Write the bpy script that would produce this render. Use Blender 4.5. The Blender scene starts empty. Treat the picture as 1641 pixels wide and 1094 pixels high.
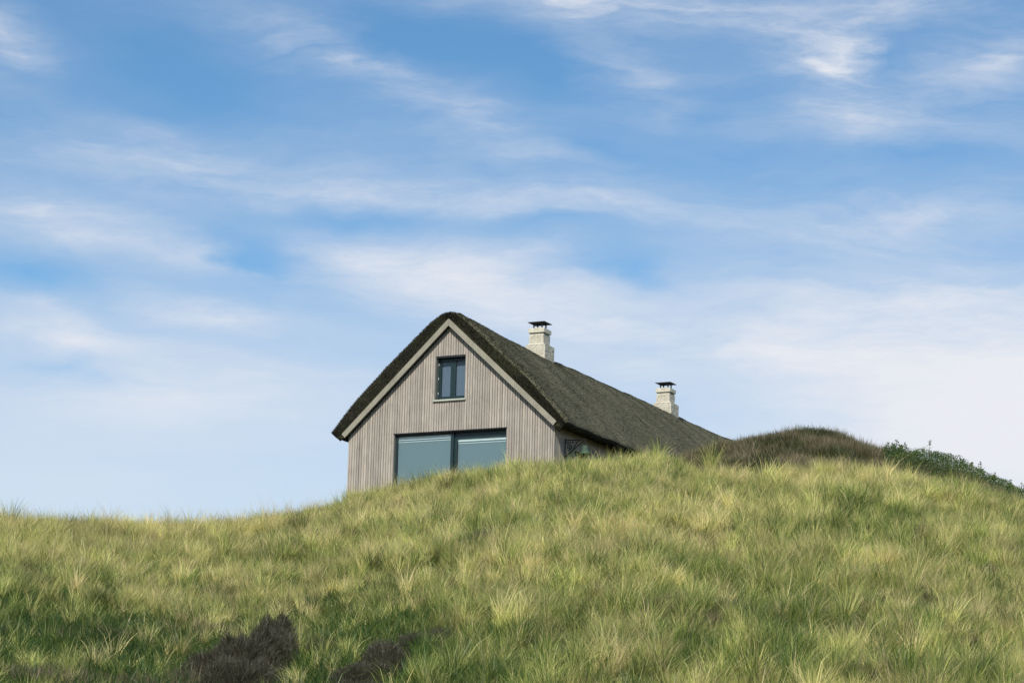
import bpy, math, random
import numpy as np
from mathutils import Matrix, Vector, noise as mnoise
random.seed(7)
rng = np.random.default_rng(11)
scene = bpy.context.scene
COL = scene.collection

# ------------------------------------------------------------------ camera
F_PX = 4000.0; PITCH = 0.2087; ROLL = 0.0253; CAM_Z = 1.7
cd = bpy.data.cameras.new('camera'); cam = bpy.data.objects.new('camera', cd); COL.objects.link(cam)
cd.sensor_width = 36.0; cd.sensor_fit = 'HORIZONTAL'; cd.lens = 36.0 * F_PX / 1641.0
cd.clip_start = 0.5; cd.clip_end = 6000
cam.matrix_world = (Matrix.Translation((0, 0, CAM_Z)) @ Matrix.Rotation(math.pi / 2 + PITCH, 4, 'X')
                    @ Matrix.Rotation(ROLL, 4, 'Z'))
scene.camera = cam

def at(px, py, Y):
    """world point at depth Y seen at photo pixel (px, py): used to measure sizes and places"""
    x = px - 820.5; y = py - 547.0
    cr, sr = math.cos(ROLL), math.sin(ROLL)
    xu = x * cr + y * sr; yu = -x * sr + y * cr
    cp, sp = math.cos(PITCH), math.sin(PITCH)
    d = Vector((xu / F_PX, cp + (yu / F_PX) * sp, sp - (yu / F_PX) * cp))
    return Vector((0, 0, CAM_Z)) + d * (Y / d.y)

# ------------------------------------------------------------------ view
scene.view_settings.view_transform = 'Standard'
scene.view_settings.look = 'None'
scene.view_settings.gamma = 1.0
scene.view_settings.use_curve_mapping = False
scene.view_settings.exposure = 0.0

# ------------------------------------------------------------------ sun
SUN_EL = math.radians(39); SUN_AZ = math.radians(-167)      # azimuth from +Y towards +X
sd = bpy.data.lights.new('sun', 'SUN'); sun = bpy.data.objects.new('sun', sd); COL.objects.link(sun)
sd.energy = 4.2; sd.angle = math.radians(3.0); sd.color = (1.0, 0.93, 0.82)
svec = Vector((math.cos(SUN_EL) * math.sin(SUN_AZ), math.cos(SUN_EL) * math.cos(SUN_AZ), math.sin(SUN_EL)))
sun.rotation_euler = (svec).to_track_quat('Z', 'Y').to_euler()

# ------------------------------------------------------------------ world: sky and high cirrus, by direction
world = bpy.data.worlds.new('World'); scene.world = world; world.use_nodes = True
wt = world.node_tree; wt.nodes.clear()
WN, WL = wt.nodes, wt.links
def wn(t, **k):
    n = WN.new(t)
    for a, b in k.items(): setattr(n, a, b)
    return n
def wmath(op, a, b=None, c=None, clamp=False):
    n = wn('ShaderNodeMath', operation=op); n.use_clamp = clamp
    for i, v in enumerate((a, b, c)):
        if v is None: continue
        if isinstance(v, (int, float)): n.inputs[i].default_value = v
        else: WL.new(v, n.inputs[i])
    return n.outputs[0]
tc = wn('ShaderNodeTexCoord'); sep = wn('ShaderNodeSeparateXYZ'); WL.new(tc.outputs['Generated'], sep.inputs[0])
DEG = 57.29578
az = wmath('MULTIPLY', wmath('ARCTAN2', sep.outputs[0], sep.outputs[1]), DEG)
el = wmath('MULTIPLY', wmath('ARCSINE', sep.outputs[2]), DEG)
def comb(x, y, z=0.0):
    n = wn('ShaderNodeCombineXYZ')
    for i, v in enumerate((x, y, z)):
        if isinstance(v, (int, float)): n.inputs[i].default_value = v
        else: WL.new(v, n.inputs[i])
    return n.outputs[0]
P = comb(az, el)
def wnoise(vec, scale, detail, rough=0.55, dist=0.0, loc=(0, 0, 0), rot=0.0, sc=(1, 1, 1)):
    m = wn('ShaderNodeMapping', vector_type='POINT'); WL.new(vec, m.inputs[0])
    m.inputs['Rotation'].default_value = (0, 0, rot); m.inputs['Scale'].default_value = sc
    m.inputs['Location'].default_value = loc
    n = wn('ShaderNodeTexNoise'); WL.new(m.outputs[0], n.inputs['Vector'])
    n.inputs['Scale'].default_value = scale; n.inputs['Detail'].default_value = detail
    n.inputs['Roughness'].default_value = rough; n.inputs['Distortion'].default_value = dist
    return n
# stretch the coordinates with a slow warp so that the streaks wander
w1 = wnoise(P, 0.22, 3, 0.5, loc=(3, 7, 0), sc=(0.6, 1.2, 1))
sub = wn('ShaderNodeVectorMath', operation='SUBTRACT'); WL.new(w1.outputs['Color'], sub.inputs[0]); sub.inputs[1].default_value = (0.5, 0.5, 0.5)
scl = wn('ShaderNodeVectorMath', operation='MULTIPLY'); WL.new(sub.outputs[0], scl.inputs[0]); scl.inputs[1].default_value = (3.2, 1.7, 0)
w2 = wnoise(P, 0.9, 4, 0.6, loc=(8, 1, 0), sc=(0.5, 1.3, 1), rot=.2)
sub2 = wn('ShaderNodeVectorMath', operation='SUBTRACT'); WL.new(w2.outputs['Color'], sub2.inputs[0]); sub2.inputs[1].default_value = (0.5, 0.5, 0.5)
scl2 = wn('ShaderNodeVectorMath', operation='MULTIPLY'); WL.new(sub2.outputs[0], scl2.inputs[0]); scl2.inputs[1].default_value = (2.4, 0.7, 0)
add0 = wn('ShaderNodeVectorMath', operation='ADD'); WL.new(P, add0.inputs[0]); WL.new(scl2.outputs[0], add0.inputs[1])
addv = wn('ShaderNodeVectorMath', operation='ADD'); WL.new(add0.outputs[0], addv.inputs[0]); WL.new(scl.outputs[0], addv.inputs[1])
PW = addv.outputs[0]
def px2deg(px, py):
    d = at(px, py, 100.0) - Vector((0, 0, CAM_Z)); d.normalize()
    return math.degrees(math.atan2(d.x, d.y)), math.degrees(math.asin(d.z))
K = 0.01432
def stroke(cx, cy, rx, ry, ang, amp, vec=None):
    """soft elliptical cloud bank centred on a direction; ang in degrees, positive = falls to the right"""
    a, e = px2deg(cx, cy)
    m = wn('ShaderNodeMapping', vector_type='TEXTURE'); WL.new(vec or PW, m.inputs[0])
    m.inputs['Location'].default_value = (a, e, 0)
    m.inputs['Rotation'].default_value = (0, 0, math.radians(-ang))
    m.inputs['Scale'].default_value = (rx * K, ry * K, 1)
    g = wn('ShaderNodeTexGradient', gradient_type='QUADRATIC_SPHERE'); WL.new(m.outputs[0], g.inputs[0])
    return wmath('MULTIPLY', g.outputs['Fac'], amp)
STROKES = [
    # cx, cy, rx, ry, angle, strength (negative = clear blue)
    (880, 0, 600, 80, 4, 1.05), (1130, 20, 420, 90, 10, .45), (1450, 10, 420, 70, 2, .7),
    (0, 70, 150, 110, 20, .55), (-60, 30, 260, 90, 0, .3),
    (1310, 110, 250, 160, 20, .75), (1350, 85, 130, 90, -50, .6), (1020, 130, 240, 100, 30, .5),
    (1590, 95, 300, 75, -14, .8), (1500, 180, 420, 80, -4, .5), (1340, 190, 130, 110, 10, .25),
    (640, 135, 480, 80, 25, .52), (820, 215, 260, 70, 22, .38), (480, 60, 300, 110, 18, .2),
    (250, 250, 520, 70, 3, .3), (560, 320, 660, 55, 4, .5), (1000, 345, 720, 55, 4, .45), (1500, 340, 420, 80, -6, .6),
    (80, 335, 280, 55, 6, .6), (150, 390, 420, 50, 8, .45), (340, 430, 260, 45, 25, .35),
    (720, 440, 440, 120, 4, .78), (560, 400, 200, 60, 12, .4), (900, 520, 400, 120, 8, .5),
    (350, 515, 300, 42, 5, .7), (80, 540, 260, 60, 8, .6), (60, 500, 140, 30, 10, .3),
    (1450, 480, 760, 170, 0, .45), (1660, 650, 640, 300, 0, 1.7), (1250, 560, 480, 200, 0, .5),
    (300, 640, 760, 160, 0, .55), (100, 760, 700, 120, 0, .15),
    (690, 80, 260, 70, 10, -.95), (860, 110, 170, 70, 30, -.7), (300, 110, 340, 100, 10, -.75), (200, 200, 300, 50, 12, .25), (1420, 90, 60, 70, 0, -.3),
    (960, 250, 420, 40, 10, -.3), (390, 420, 130, 90, 35, -.85), (60, 445, 180, 55, 5, -.9), (1010, 440, 160, 60, 2, -.65),
    (560, 350, 300, 30, 2, -.6), (900, 375, 300, 30, 2, -.4), (90, 590, 200, 50, 0, -.45), (1160, 250, 260, 50, 4, -.25), (1480, 250, 300, 35, 0, -.35),
    (1110, 190, 60, 60, 0, -.3), (200, 160, 300, 60, 0, -.3),
]
acc = None
for s in STROKES:
    o = stroke(*s)
    acc = o if acc is None else wmath('ADD', acc, o)
n1 = wnoise(PW, 0.55, 8, 0.62, 0.6, loc=(11, 2, 0), rot=0.12, sc=(0.34, 1.9, 1))
n2 = wnoise(PW, 0.42, 7, 0.62, 0.8, loc=(-4, 9, 0), rot=0.42, sc=(0.30, 2.1, 1))
n3 = wnoise(P, 2.2, 6, 0.7, 0.4, loc=(1, 1, 0), rot=0.3, sc=(0.35, 1.4, 1))
fine = wmath('ADD', wmath('MULTIPLY', wmath('SUBTRACT', n1.outputs[0], 0.5), 1.25), wmath('MULTIPLY', wmath('SUBTRACT', n2.outputs[0], 0.5), 1.45))
fine = wmath('ADD', fine, wmath('MULTIPLY', wmath('SUBTRACT', n3.outputs[0], 0.5), 0.55))
calm = wn('ShaderNodeMapRange'); WL.new(el, calm.inputs[0]); calm.inputs[1].default_value = 9.0; calm.inputs[2].default_value = 16.0; calm.inputs[3].default_value = .22; calm.inputs[4].default_value = 1.0
fine = wmath('MULTIPLY', fine, calm.outputs[0])
# more veil towards the horizon
veil = wn('ShaderNodeMapRange'); veil.interpolation_type = 'SMOOTHSTEP'
WL.new(el, veil.inputs[0]); veil.inputs[1].default_value = 24; veil.inputs[2].default_value = 4
veil.inputs[3].default_value = 0.0; veil.inputs[4].default_value = 0.98
# the banks are drawn out into fibres: density x noise
mod = wmath('ADD', 0.85, wmath('MULTIPLY', fine, 1.0))
dens = wmath('ADD', wmath('MULTIPLY', acc, mod), veil.outputs[0])
dens = wmath('ADD', dens, wmath('MULTIPLY', fine, 0.34))
dens = wmath('ADD', dens, 0.02)
sm = wn('ShaderNodeMapRange'); sm.interpolation_type = 'SMOOTHSTEP'; WL.new(dens, sm.inputs[0])
sm.inputs[1].default_value = -0.22; sm.inputs[2].default_value = 1.68; sm.inputs[3].default_value = 0.0; sm.inputs[4].default_value = 1.0
sky = wn('ShaderNodeTexSky', sky_type='NISHITA'); sky.sun_disc = False
sky.sun_elevation = SUN_EL; sky.sun_rotation = SUN_AZ; sky.altitude = 0; sky.air_density = 1.0; sky.dust_density = 0.35; sky.ozone_density = 2.5
gam = wn('ShaderNodeHueSaturation'); WL.new(sky.outputs[0], gam.inputs['Color'])
gam.inputs['Saturation'].default_value = 1.22; gam.inputs['Hue'].default_value = 0.496; gam.inputs['Value'].default_value = 1.18
SKY_STR = 0.105
skyc = wn('ShaderNodeVectorMath', operation='SCALE'); WL.new(gam.outputs[0], skyc.inputs[0]); skyc.inputs['Scale'].default_value = 1.0
# cloud radiance, divided by the strength so that both share one Background
cl = wn('ShaderNodeMix', data_type='RGBA'); 
WL.new(sm.outputs[0], cl.inputs['Factor'])
CB = 0.84 / SKY_STR
WL.new(skyc.outputs[0], cl.inputs[6]); cr_ = wn('ShaderNodeMix', data_type='RGBA'); WL.new(sm.outputs[0], cr_.inputs['Factor'])
cr_.inputs[6].default_value = (CB * .62, CB * .725, CB * .895, 1); cr_.inputs[7].default_value = (CB * .98, CB * 1.0, CB * 1.06, 1); WL.new(cr_.outputs[2], cl.inputs[7])
bg = wn('ShaderNodeBackground'); bg.inputs['Strength'].default_value = SKY_STR; WL.new(cl.outputs[2], bg.inputs['Color'])
wo = wn('ShaderNodeOutputWorld'); WL.new(bg.outputs[0], wo.inputs[0])
world.cycles.sampling_method = 'MANUAL'; world.cycles.sample_map_resolution = 512

# ------------------------------------------------------------------ materials
def mat(name):
    m = bpy.data.materials.new(name); m.use_nodes = True
    nt = m.node_tree; b = nt.nodes['Principled BSDF']
    return m, nt, b
def N(nt, t, **k):
    n = nt.nodes.new(t)
    for a, b in k.items(): setattr(n, a, b)
    return n
def ramp(nt, fac, stops, interp='LINEAR'):
    r = N(nt, 'ShaderNodeValToRGB'); r.color_ramp.interpolation = interp
    e = r.color_ramp.elements
    e[0].position, e[0].color = stops[0][0], (*stops[0][1], 1)
    e[1].position, e[1].color = stops[-1][0], (*stops[-1][1], 1)
    for p, c in stops[1:-1]:
        q = e.new(p); q.color = (*c, 1)
    nt.links.new(fac, r.inputs[0]); return r.outputs[0]
def noise_n(nt, scale, detail=4, rough=.55, sc=(1, 1, 1), coord='Object', dist=0.0):
    t = N(nt, 'ShaderNodeTexCoord'); m = N(nt, 'ShaderNodeMapping'); m.inputs['Scale'].default_value = sc
    nt.links.new(t.outputs[coord], m.inputs[0])
    n = N(nt, 'ShaderNodeTexNoise'); nt.links.new(m.outputs[0], n.inputs['Vector'])
    n.inputs['Scale'].default_value = scale; n.inputs['Detail'].default_value = detail
    n.inputs['Roughness'].default_value = rough; n.inputs['Distortion'].default_value = dist
    return n.outputs['Fac']
def mixc(nt, fac, a, b, mode='MIX'):
    m = N(nt, 'ShaderNodeMix', data_type='RGBA', blend_type=mode)
    for s, v in ((0, fac), (6, a), (7, b)):
        if isinstance(v, (int, float)): m.inputs[s].default_value = v
        elif isinstance(v, tuple): m.inputs[s].default_value = (*v, 1)
        else: nt.links.new(v, m.inputs[s])
    return m.outputs[2]
def bump(nt, b, h, strength, dist=.02):
    n = N(nt, 'ShaderNodeBump'); n.inputs['Strength'].default_value = strength; n.inputs['Distance'].default_value = dist
    nt.links.new(h, n.inputs['Height']); nt.links.new(n.outputs[0], b.inputs['Normal'])

def wood_mat(name, lo, hi, warm, vary=1.0):
    m, nt, b = mat(name)
    oi = N(nt, 'ShaderNodeObjectInfo')
    grain = noise_n(nt, 3.0, 6, .65, (14, 14, .9))
    spots = noise_n(nt, 2.2, 5, .7, (1, 1, .6), dist=.5)
    c = ramp(nt, grain, [(.25, lo), (.75, hi)])
    c = mixc(nt, ramp(nt, oi.outputs['Random'], [(0, (0, 0, 0)), (1, (.55 * vary,) * 3)]), c, warm)
    h = N(nt, 'ShaderNodeMath', operation='FRACT'); k = N(nt, 'ShaderNodeMath', operation='MULTIPLY')
    nt.links.new(oi.outputs['Random'], k.inputs[0]); k.inputs[1].default_value = 17.3; nt.links.new(k.outputs[0], h.inputs[0])
    c = mixc(nt, 1.0, c, ramp(nt, h.outputs[0], [(0, (.84, .84, .84)), (.5, (.97, .97, .97)), (1, (1.10, 1.09, 1.07))]), 'MULTIPLY')
    c = mixc(nt, 1.0, c, ramp(nt, spots, [(.3, (.8, .8, .8)), (.6, (1.08, 1.08, 1.08))]), 'MULTIPLY')
    nt.links.new(c, b.inputs['Base Color']); b.inputs['Roughness'].default_value = .85
    bump(nt, b, grain, .4, .006)
    return m
M_BOARD = wood_mat('weathered_cladding', (.30, .27, .23), (.44, .405, .35), (.46, .405, .35), .8)
M_BARGE = wood_mat('weathered_bargeboard', (.22, .21, .165), (.31, .295, .235), (.32, .30, .24), .3)
M_SILL = wood_mat('pale_sill_wood', (.36, .39, .33), (.46, .49, .42), (.45, .47, .42), .3)

def plain(name, col, rough=.6, metal=0.0, var=.12, scale=6, bumpy=.1):
    m, nt, b = mat(name)
    n = noise_n(nt, scale, 5, .6)
    c = ramp(nt, n, [(.3, tuple(v * (1 - var) for v in col)), (.7, tuple(min(1, v * (1 + var)) for v in col))])
    nt.links.new(c, b.inputs['Base Color']); b.inputs['Roughness'].default_value = rough; b.inputs['Metallic'].default_value = metal
    if bumpy: bump(nt, b, n, bumpy, .01)
    return m
M_FELT = plain('black_wall_felt', (.075, .068, .06), .95)
M_FRAME = plain('dark_green_frame_paint', (.006, .026, .029), .42, 0, .1)
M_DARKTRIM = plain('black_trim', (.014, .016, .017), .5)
M_REVEAL = plain('grey_reveal_wood', (.16, .17, .155), .8)
M_BLIND = plain('blue_grey_screen_blind', (.19, .26, .285), .9, 0, .05, 60, .05)
M_BLIND2 = plain('grey_mauve_curtain', (.14, .175, .235), .9, 0, .06, 20, .05)
M_BLINDTOP = plain('white_blind_cassette', (.84, .88, .87), .6, 0, .03)
M_ROOM = plain('dim_interior_plaster', (.10, .10, .10), .9)
M_IRON = plain('black_wrought_iron', (.018, .018, .02), .5, .6)
M_VERDI = plain('verdigris_green_metal', (.045, .085, .055), .8, .0, .3, 14)
M_COWL = plain('soot_grey_cowl_metal', (.045, .045, .043), .6, .3, .3, 9)
M_GUTTER = M_DARKTRIM

def glass_mat():
    m = bpy.data.materials.new('window_glass'); m.use_nodes = True; nt = m.node_tree; nt.nodes.clear()
    o = N(nt, 'ShaderNodeOutputMaterial'); g = N(nt, 'ShaderNodeBsdfGlossy'); g.inputs['Roughness'].default_value = .02
    t = N(nt, 'ShaderNodeBsdfTransparent'); t.inputs['Color'].default_value = (.89, .935, .94, 1)
    f0 = N(nt, 'ShaderNodeFresnel'); f0.inputs['IOR'].default_value = 1.62
    ge = N(nt, 'ShaderNodeNewGeometry'); f = N(nt, 'ShaderNodeMath', operation='MULTIPLY'); iv = N(nt, 'ShaderNodeMath', operation='SUBTRACT'); iv.inputs[0].default_value = 1.0
    nt.links.new(ge.outputs['Backfacing'], iv.inputs[1]); nt.links.new(f0.outputs[0], f.inputs[0]); nt.links.new(iv.outputs[0], f.inputs[1])
    x = N(nt, 'ShaderNodeMixShader'); nt.links.new(f.outputs[0], x.inputs[0]); nt.links.new(t.outputs[0], x.inputs[1]); nt.links.new(g.outputs[0], x.inputs[2])
    nt.links.new(x.outputs[0], o.inputs[0]); return m
M_GLASS = glass_mat()

def brick_mat(name, stain):
    m, nt, b = mat(name)
    n = noise_n(nt, 7, 6, .7); n2 = noise_n(nt, 2.3, 5, .7, dist=1.0)
    c = ramp(nt, n, [(.25, (.38, .36, .27)), (.5, (.60, .575, .46)), (.75, (.72, .70, .585))])
    c = mixc(nt, ramp(nt, n2, [(.54, (0, 0, 0)), (.66, (stain, stain, stain))]), c, (.40, .27, .19))
    n3 = noise_n(nt, 3.7, 6, .75, dist=1.5)
    c = mixc(nt, ramp(nt, n3, [(.56, (0, 0, 0)), (.7, (.75, .75, .75))]), c, (.22, .23, .13))
    nt.links.new(c, b.inputs['Base Color']); b.inputs['Roughness'].default_value = .9
    bump(nt, b, n, .6, .015); return m
M_BRICK = brick_mat('limewashed_brick', .35); M_BRICK2 = brick_mat('worn_limewashed_brick', .85)
M_MORTAR = plain('stained_mortar', (.40, .39, .30), .95, 0, .3, 9, .4)

def thatch_mat(name, a, b_, c_):
    m, nt, b = mat(name)
    fine_ = noise_n(nt, 22, 3, .7, (1, 1, .5)); med = noise_n(nt, 2.4, 6, .65); big = noise_n(nt, .55, 4, .6, (1, .6, 1), dist=.6)
    c = ramp(nt, fine_, [(.28, a), (.5, b_), (.74, c_)])
    c = mixc(nt, 1.0, c, ramp(nt, med, [(.3, (.84, .85, .82)), (.7, (1.12, 1.11, 1.07))]), 'MULTIPLY')
    st = noise_n(nt, 1.0, 4, .6, (.35, 9, .35))
    c = mixc(nt, 1.0, c, ramp(nt, st, [(.3, (.80, .80, .78)), (.7, (1.16, 1.15, 1.12))]), 'MULTIPLY')
    c = mixc(nt, ramp(nt, big, [(.45, (0, 0, 0)), (.7, (.55, .55, .55))]), c, (.075, .078, .042))
    nt.links.new(c, b.inputs['Base Color']); b.inputs['Roughness'].default_value = .95
    b.inputs['Specular IOR Level'].default_value = .15
    bump(nt, b, fine_, .6, .02); return m
M_THATCH = thatch_mat('weathered_reed_thatch', (.075, .071, .046), (.150, .144, .098), (.27, .26, .18))
M_VERGE = thatch_mat('shade_painted_mossy_reed', (.010, .011, .007), (.024, .025, .017), (.056, .055, .037))  # verge shade painted into this dark colour; also the ridge cap's moss tone
def reed_mat():
    m, nt, b = mat('loose_reed_straw')
    at_ = N(nt, 'ShaderNodeAttribute', attribute_name='tint')
    c = ramp(nt, at_.outputs['Fac'], [(0, (.020, .020, .013)), (.5, (.14, .135, .10)), (1, (.30, .28, .21))])
    nt.links.new(c, b.inputs['Base Color']); b.inputs['Roughness'].default_value = .9; return m
M_REED = reed_mat()

# grass: per-blade dryness ('dry' on the mesh) plus per-tuft dryness and tone carried by the tuft ('tuft_dry', 'tuft_tone')
def grass_mat(name, green, mid, straw, rust, transl=.35):
    m = bpy.data.materials.new(name); m.use_nodes = True; nt = m.node_tree; nt.nodes.clear(); L = nt.links
    o = N(nt, 'ShaderNodeOutputMaterial')
    bd = N(nt, 'ShaderNodeAttribute', attribute_name='dry')
    td = N(nt, 'ShaderNodeAttribute', attribute_name='tuft_dry'); td.attribute_type = 'INSTANCER'
    tt = N(nt, 'ShaderNodeAttribute', attribute_name='tuft_tone'); tt.attribute_type = 'INSTANCER'
    s = N(nt, 'ShaderNodeMath', operation='ADD'); L.new(bd.outputs['Fac'], s.inputs[0]); L.new(td.outputs['Fac'], s.inputs[1])
    c = ramp(nt, s.outputs[0], [(.0, green), (.35, mid), (.72, straw), (1.0, rust)])
    v = N(nt, 'ShaderNodeVectorMath', operation='SCALE'); L.new(c, v.inputs[0])
    k = N(nt, 'ShaderNodeMath', operation='ADD'); L.new(tt.outputs['Fac'], k.inputs[0]); k.inputs[1].default_value = 1.0
    L.new(k.outputs[0], v.inputs['Scale'])
    d = N(nt, 'ShaderNodeBsdfDiffuse'); t = N(nt, 'ShaderNodeBsdfTranslucent'); L.new(v.outputs[0], d.inputs[0]); L.new(v.outputs[0], t.inputs[0])
    x = N(nt, 'ShaderNodeMixShader'); x.inputs[0].default_value = transl
    L.new(d.outputs[0], x.inputs[1]); L.new(t.outputs[0], x.inputs[2])
    g = N(nt, 'ShaderNodeBsdfGlossy'); g.inputs['Roughness'].default_value = .45; g.inputs['Color'].default_value = (.9, .9, .85, 1)
    y = N(nt, 'ShaderNodeMixShader'); y.inputs[0].default_value = .035; L.new(x.outputs[0], y.inputs[1]); L.new(g.outputs[0], y.inputs[2])
    L.new(y.outputs[0], o.inputs[0]); return m
M_GRASS = grass_mat('marram_blades', (.062, .130, .026), (.245, .315, .060), (.650, .640, .200), (.70, .58, .29))
M_GREEN = grass_mat('short_green_blades', (.038, .100, .024), (.090, .150, .032), (.26, .27, .07), (.28, .24, .10), .3)
M_HEATH = grass_mat('heather_twigs', (.065, .085, .032), (.135, .125, .065), (.235, .195, .125), (.33, .27, .17), .15)

def soil_mat():
    m, nt, b = mat('dune_litter')
    n = noise_n(nt, 1.3, 8, .7); n2 = noise_n(nt, 14, 4, .7)
    c = ramp(nt, n, [(.3, (.030, .040, .015)), (.55, (.055, .055, .025)), (.75, (.09, .078, .042))])
    c = mixc(nt, 1.0, c, ramp(nt, n2, [(.3, (.6, .6, .6)), (.7, (1.3, 1.3, 1.3))]), 'MULTIPLY')
    nt.links.new(c, b.inputs['Base Color']); b.inputs['Roughness'].default_value = 1.0
    bump(nt, b, n2, .8, .05); return m
M_SOIL = soil_mat()

# ------------------------------------------------------------------ mesh helpers
class MB:
    def __init__(s): s.v = []; s.f = []
    def add(s, vs, fs):
        o = len(s.v); s.v += [tuple(p) for p in vs]; s.f += [tuple(i + o for i in f) for f in fs]; return s
    def box(s, x0, x1, y0, y1, z0, z1):
        return s.add([(x0, y0, z0), (x1, y0, z0), (x1, y1, z0), (x0, y1, z0), (x0, y0, z1), (x1, y0, z1), (x1, y1, z1), (x0, y1, z1)],
                     [(0, 3, 2, 1), (4, 5, 6, 7), (0, 1, 5, 4), (1, 2, 6, 5), (2, 3, 7, 6), (3, 0, 4, 7)])
    def prism_y(s, poly, y0, y1):
        """poly: (x, z) counter-clockwise seen from -y"""
        n = len(poly)
        return s.add([(x, y0, z) for x, z in poly] + [(x, y1, z) for x, z in poly],
                     [tuple(range(n)), tuple(range(2 * n - 1, n - 1, -1))] + [(i, i + n, (i + 1) % n + n, (i + 1) % n) for i in range(n)])
    def tube(s, pts, r, n=8):
        o = len(s.v); pts = [Vector(p) for p in pts]; R = r if isinstance(r, (list, tuple)) else [r] * len(pts)
        for i, p in enumerate(pts):
            d = (pts[min(i + 1, len(pts) - 1)] - pts[max(i - 1, 0)]).normalized()
            a = d.orthogonal().normalized() if abs(d.z) > .9 else d.cross(Vector((0, 0, 1))).normalized()
            b = d.cross(a)
            for k in range(n):
                t = 2 * math.pi * k / n; s.v.append(tuple(p + (a * math.cos(t) + b * math.sin(t)) * R[i]))
        for i in range(len(pts) - 1):
            for k in range(n):
                s.f.append((o + i * n + k, o + i * n + (k + 1) % n, o + (i + 1) * n + (k + 1) % n, o + (i + 1) * n + k))
        s.f.append(tuple(o + k for k in range(n))[::-1]); s.f.append(tuple(o + (len(pts) - 1) * n + k for k in range(n)))
        return s
    def lathe(s, prof, c, n=16):
        o = len(s.v)
        for r, z in prof:
            for k in range(n):
                t = 2 * math.pi * k / n; s.v.append((c[0] + r * math.cos(t), c[1] + r * math.sin(t), c[2] + z))
        for i in range(len(prof) - 1):
            for k in range(n):
                s.f.append((o + i * n + k, o + i * n + (k + 1) % n, o + (i + 1) * n + (k + 1) % n, o + (i + 1) * n + k))
        return s
    def build(s, name, m, parent=None, smooth=False, bevel=0.0):
        me = bpy.data.meshes.new(name); me.from_pydata(s.v, [], s.f); me.validate(); me.update()
        if m: me.materials.append(m)
        if smooth: me.polygons.foreach_set('use_smooth', [True] * len(me.polygons))
        o = bpy.data.objects.new(name, me); COL.objects.link(o)
        if parent: o.parent = parent
        if bevel:
            bv = o.modifiers.new('bevel', 'BEVEL'); bv.width = bevel; bv.segments = 2; bv.limit_method = 'ANGLE'
        return o
def np_mesh(name, V, quads=None, tris=None, m=None, attrs=None, smooth=False):
    me = bpy.data.meshes.new(name)
    V = np.asarray(V, np.float32); me.vertices.add(len(V)); me.vertices.foreach_set('co', V.ravel())
    loops = []; starts = []; tot = 0
    if quads is not None and len(quads):
        q = np.asarray(quads, np.int32); loops.append(q.ravel()); starts.append(np.arange(len(q)) * 4); tot = q.size
    if tris is not None and len(tris):
        t = np.asarray(tris, np.int32); loops.append(t.ravel()); starts.append(tot + np.arange(len(t)) * 3)
    lp = np.concatenate(loops).astype(np.int32); st = np.concatenate(starts).astype(np.int32)
    me.loops.add(len(lp)); me.loops.foreach_set('vertex_index', lp)
    me.polygons.add(len(st)); me.polygons.foreach_set('loop_start', st)
    if attrs:
        for k, a in attrs.items():
            at_ = me.attributes.new(k, 'FLOAT', 'POINT'); at_.data.foreach_set('value', np.asarray(a, np.float32))
    me.update(calc_edges=True)
    if smooth: me.polygons.foreach_set('use_smooth', [True] * len(me.polygons))
    if m: me.materials.append(m)
    return me
def empty(name, loc=(0, 0, 0), rz=0.0):
    o = bpy.data.objects.new(name, None); COL.objects.link(o); o.location = loc; o.rotation_euler = (0, 0, rz); o.empty_display_size = .3; return o
def tag(o, label=None, cat=None, group=None, kind=None):
    if label: o['label'] = label
    if cat: o['category'] = cat
    if group: o['group'] = group
    if kind: o['kind'] = kind
    return o

# value noise on arrays
def vnoise(x, y, seed=0, octaves=3, gain=.5):
    r = np.random.default_rng(1000 + seed); T = r.random((256, 256))
    out = 0; amp = 1; tot = 0
    x = np.asarray(x, float); y = np.asarray(y, float)
    for o in range(octaves):
        xi = np.floor(x).astype(int); yi = np.floor(y).astype(int); fx = x - xi; fy = y - yi
        fx = fx * fx * (3 - 2 * fx); fy = fy * fy * (3 - 2 * fy)
        a = T[xi & 255, yi & 255]; b = T[(xi + 1) & 255, yi & 255]; c = T[xi & 255, (yi + 1) & 255]; d = T[(xi + 1) & 255, (yi + 1) & 255]
        out = out + amp * ((a * (1 - fx) + b * fx) * (1 - fy) + (c * (1 - fx) + d * fx) * fy); tot += amp
        x = x * 2.03 + 17.1; y = y * 2.03 + 5.7; amp *= gain
    return out / tot
def sstep(a, b, x):
    t = np.clip((np.asarray(x, float) - a) / (b - a), 0, 1); return t * t * (3 - 2 * t)

# ------------------------------------------------------------------ terrain
GRASS_TOP = 33     # the grass stands about this many photo pixels above the ground on the crest
crest_px = [(-250, 812), (-100, 812), (0, 815), (100, 826), (250, 829), (400, 822), (480, 808), (540, 794), (560, 784), (600, 775), (640, 768), (700, 752), (760, 744),
            (830, 730), (890, 731), (950, 724), (1000, 724), (1050, 719), (1080, 728), (1110, 739), (1150, 745), (1200, 745), (1300, 738), (1400, 738), (1500, 756), (1560, 766), (1600, 782), (1641, 792), (1800, 845)]
crest_Y = [(-250, 73), (0, 74), (400, 78), (560, 81.5), (890, 80), (1100, 80.5), (1400, 80), (1641, 77), (1800, 75)]
cu, cz, cy = [], [], []
for px, py in crest_px:
    Y = float(np.interp(px, [a for a, _ in crest_Y], [b for _, b in crest_Y]))
    p = at(px, py + GRASS_TOP, Y); cu.append(p.x / p.y); cz.append(p.z); cy.append(Y)
mound_px = [(1055, 750), (1085, 741), (1110, 736), (1140, 730), (1165, 723), (1200, 713), (1250, 699), (1290, 694), (1320, 698), (1350, 709), (1400, 728), (1450, 742), (1500, 760), (1560, 785), (1641, 822), (1800, 870)]
MY = 88.0
mu, mz = [], []
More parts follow.
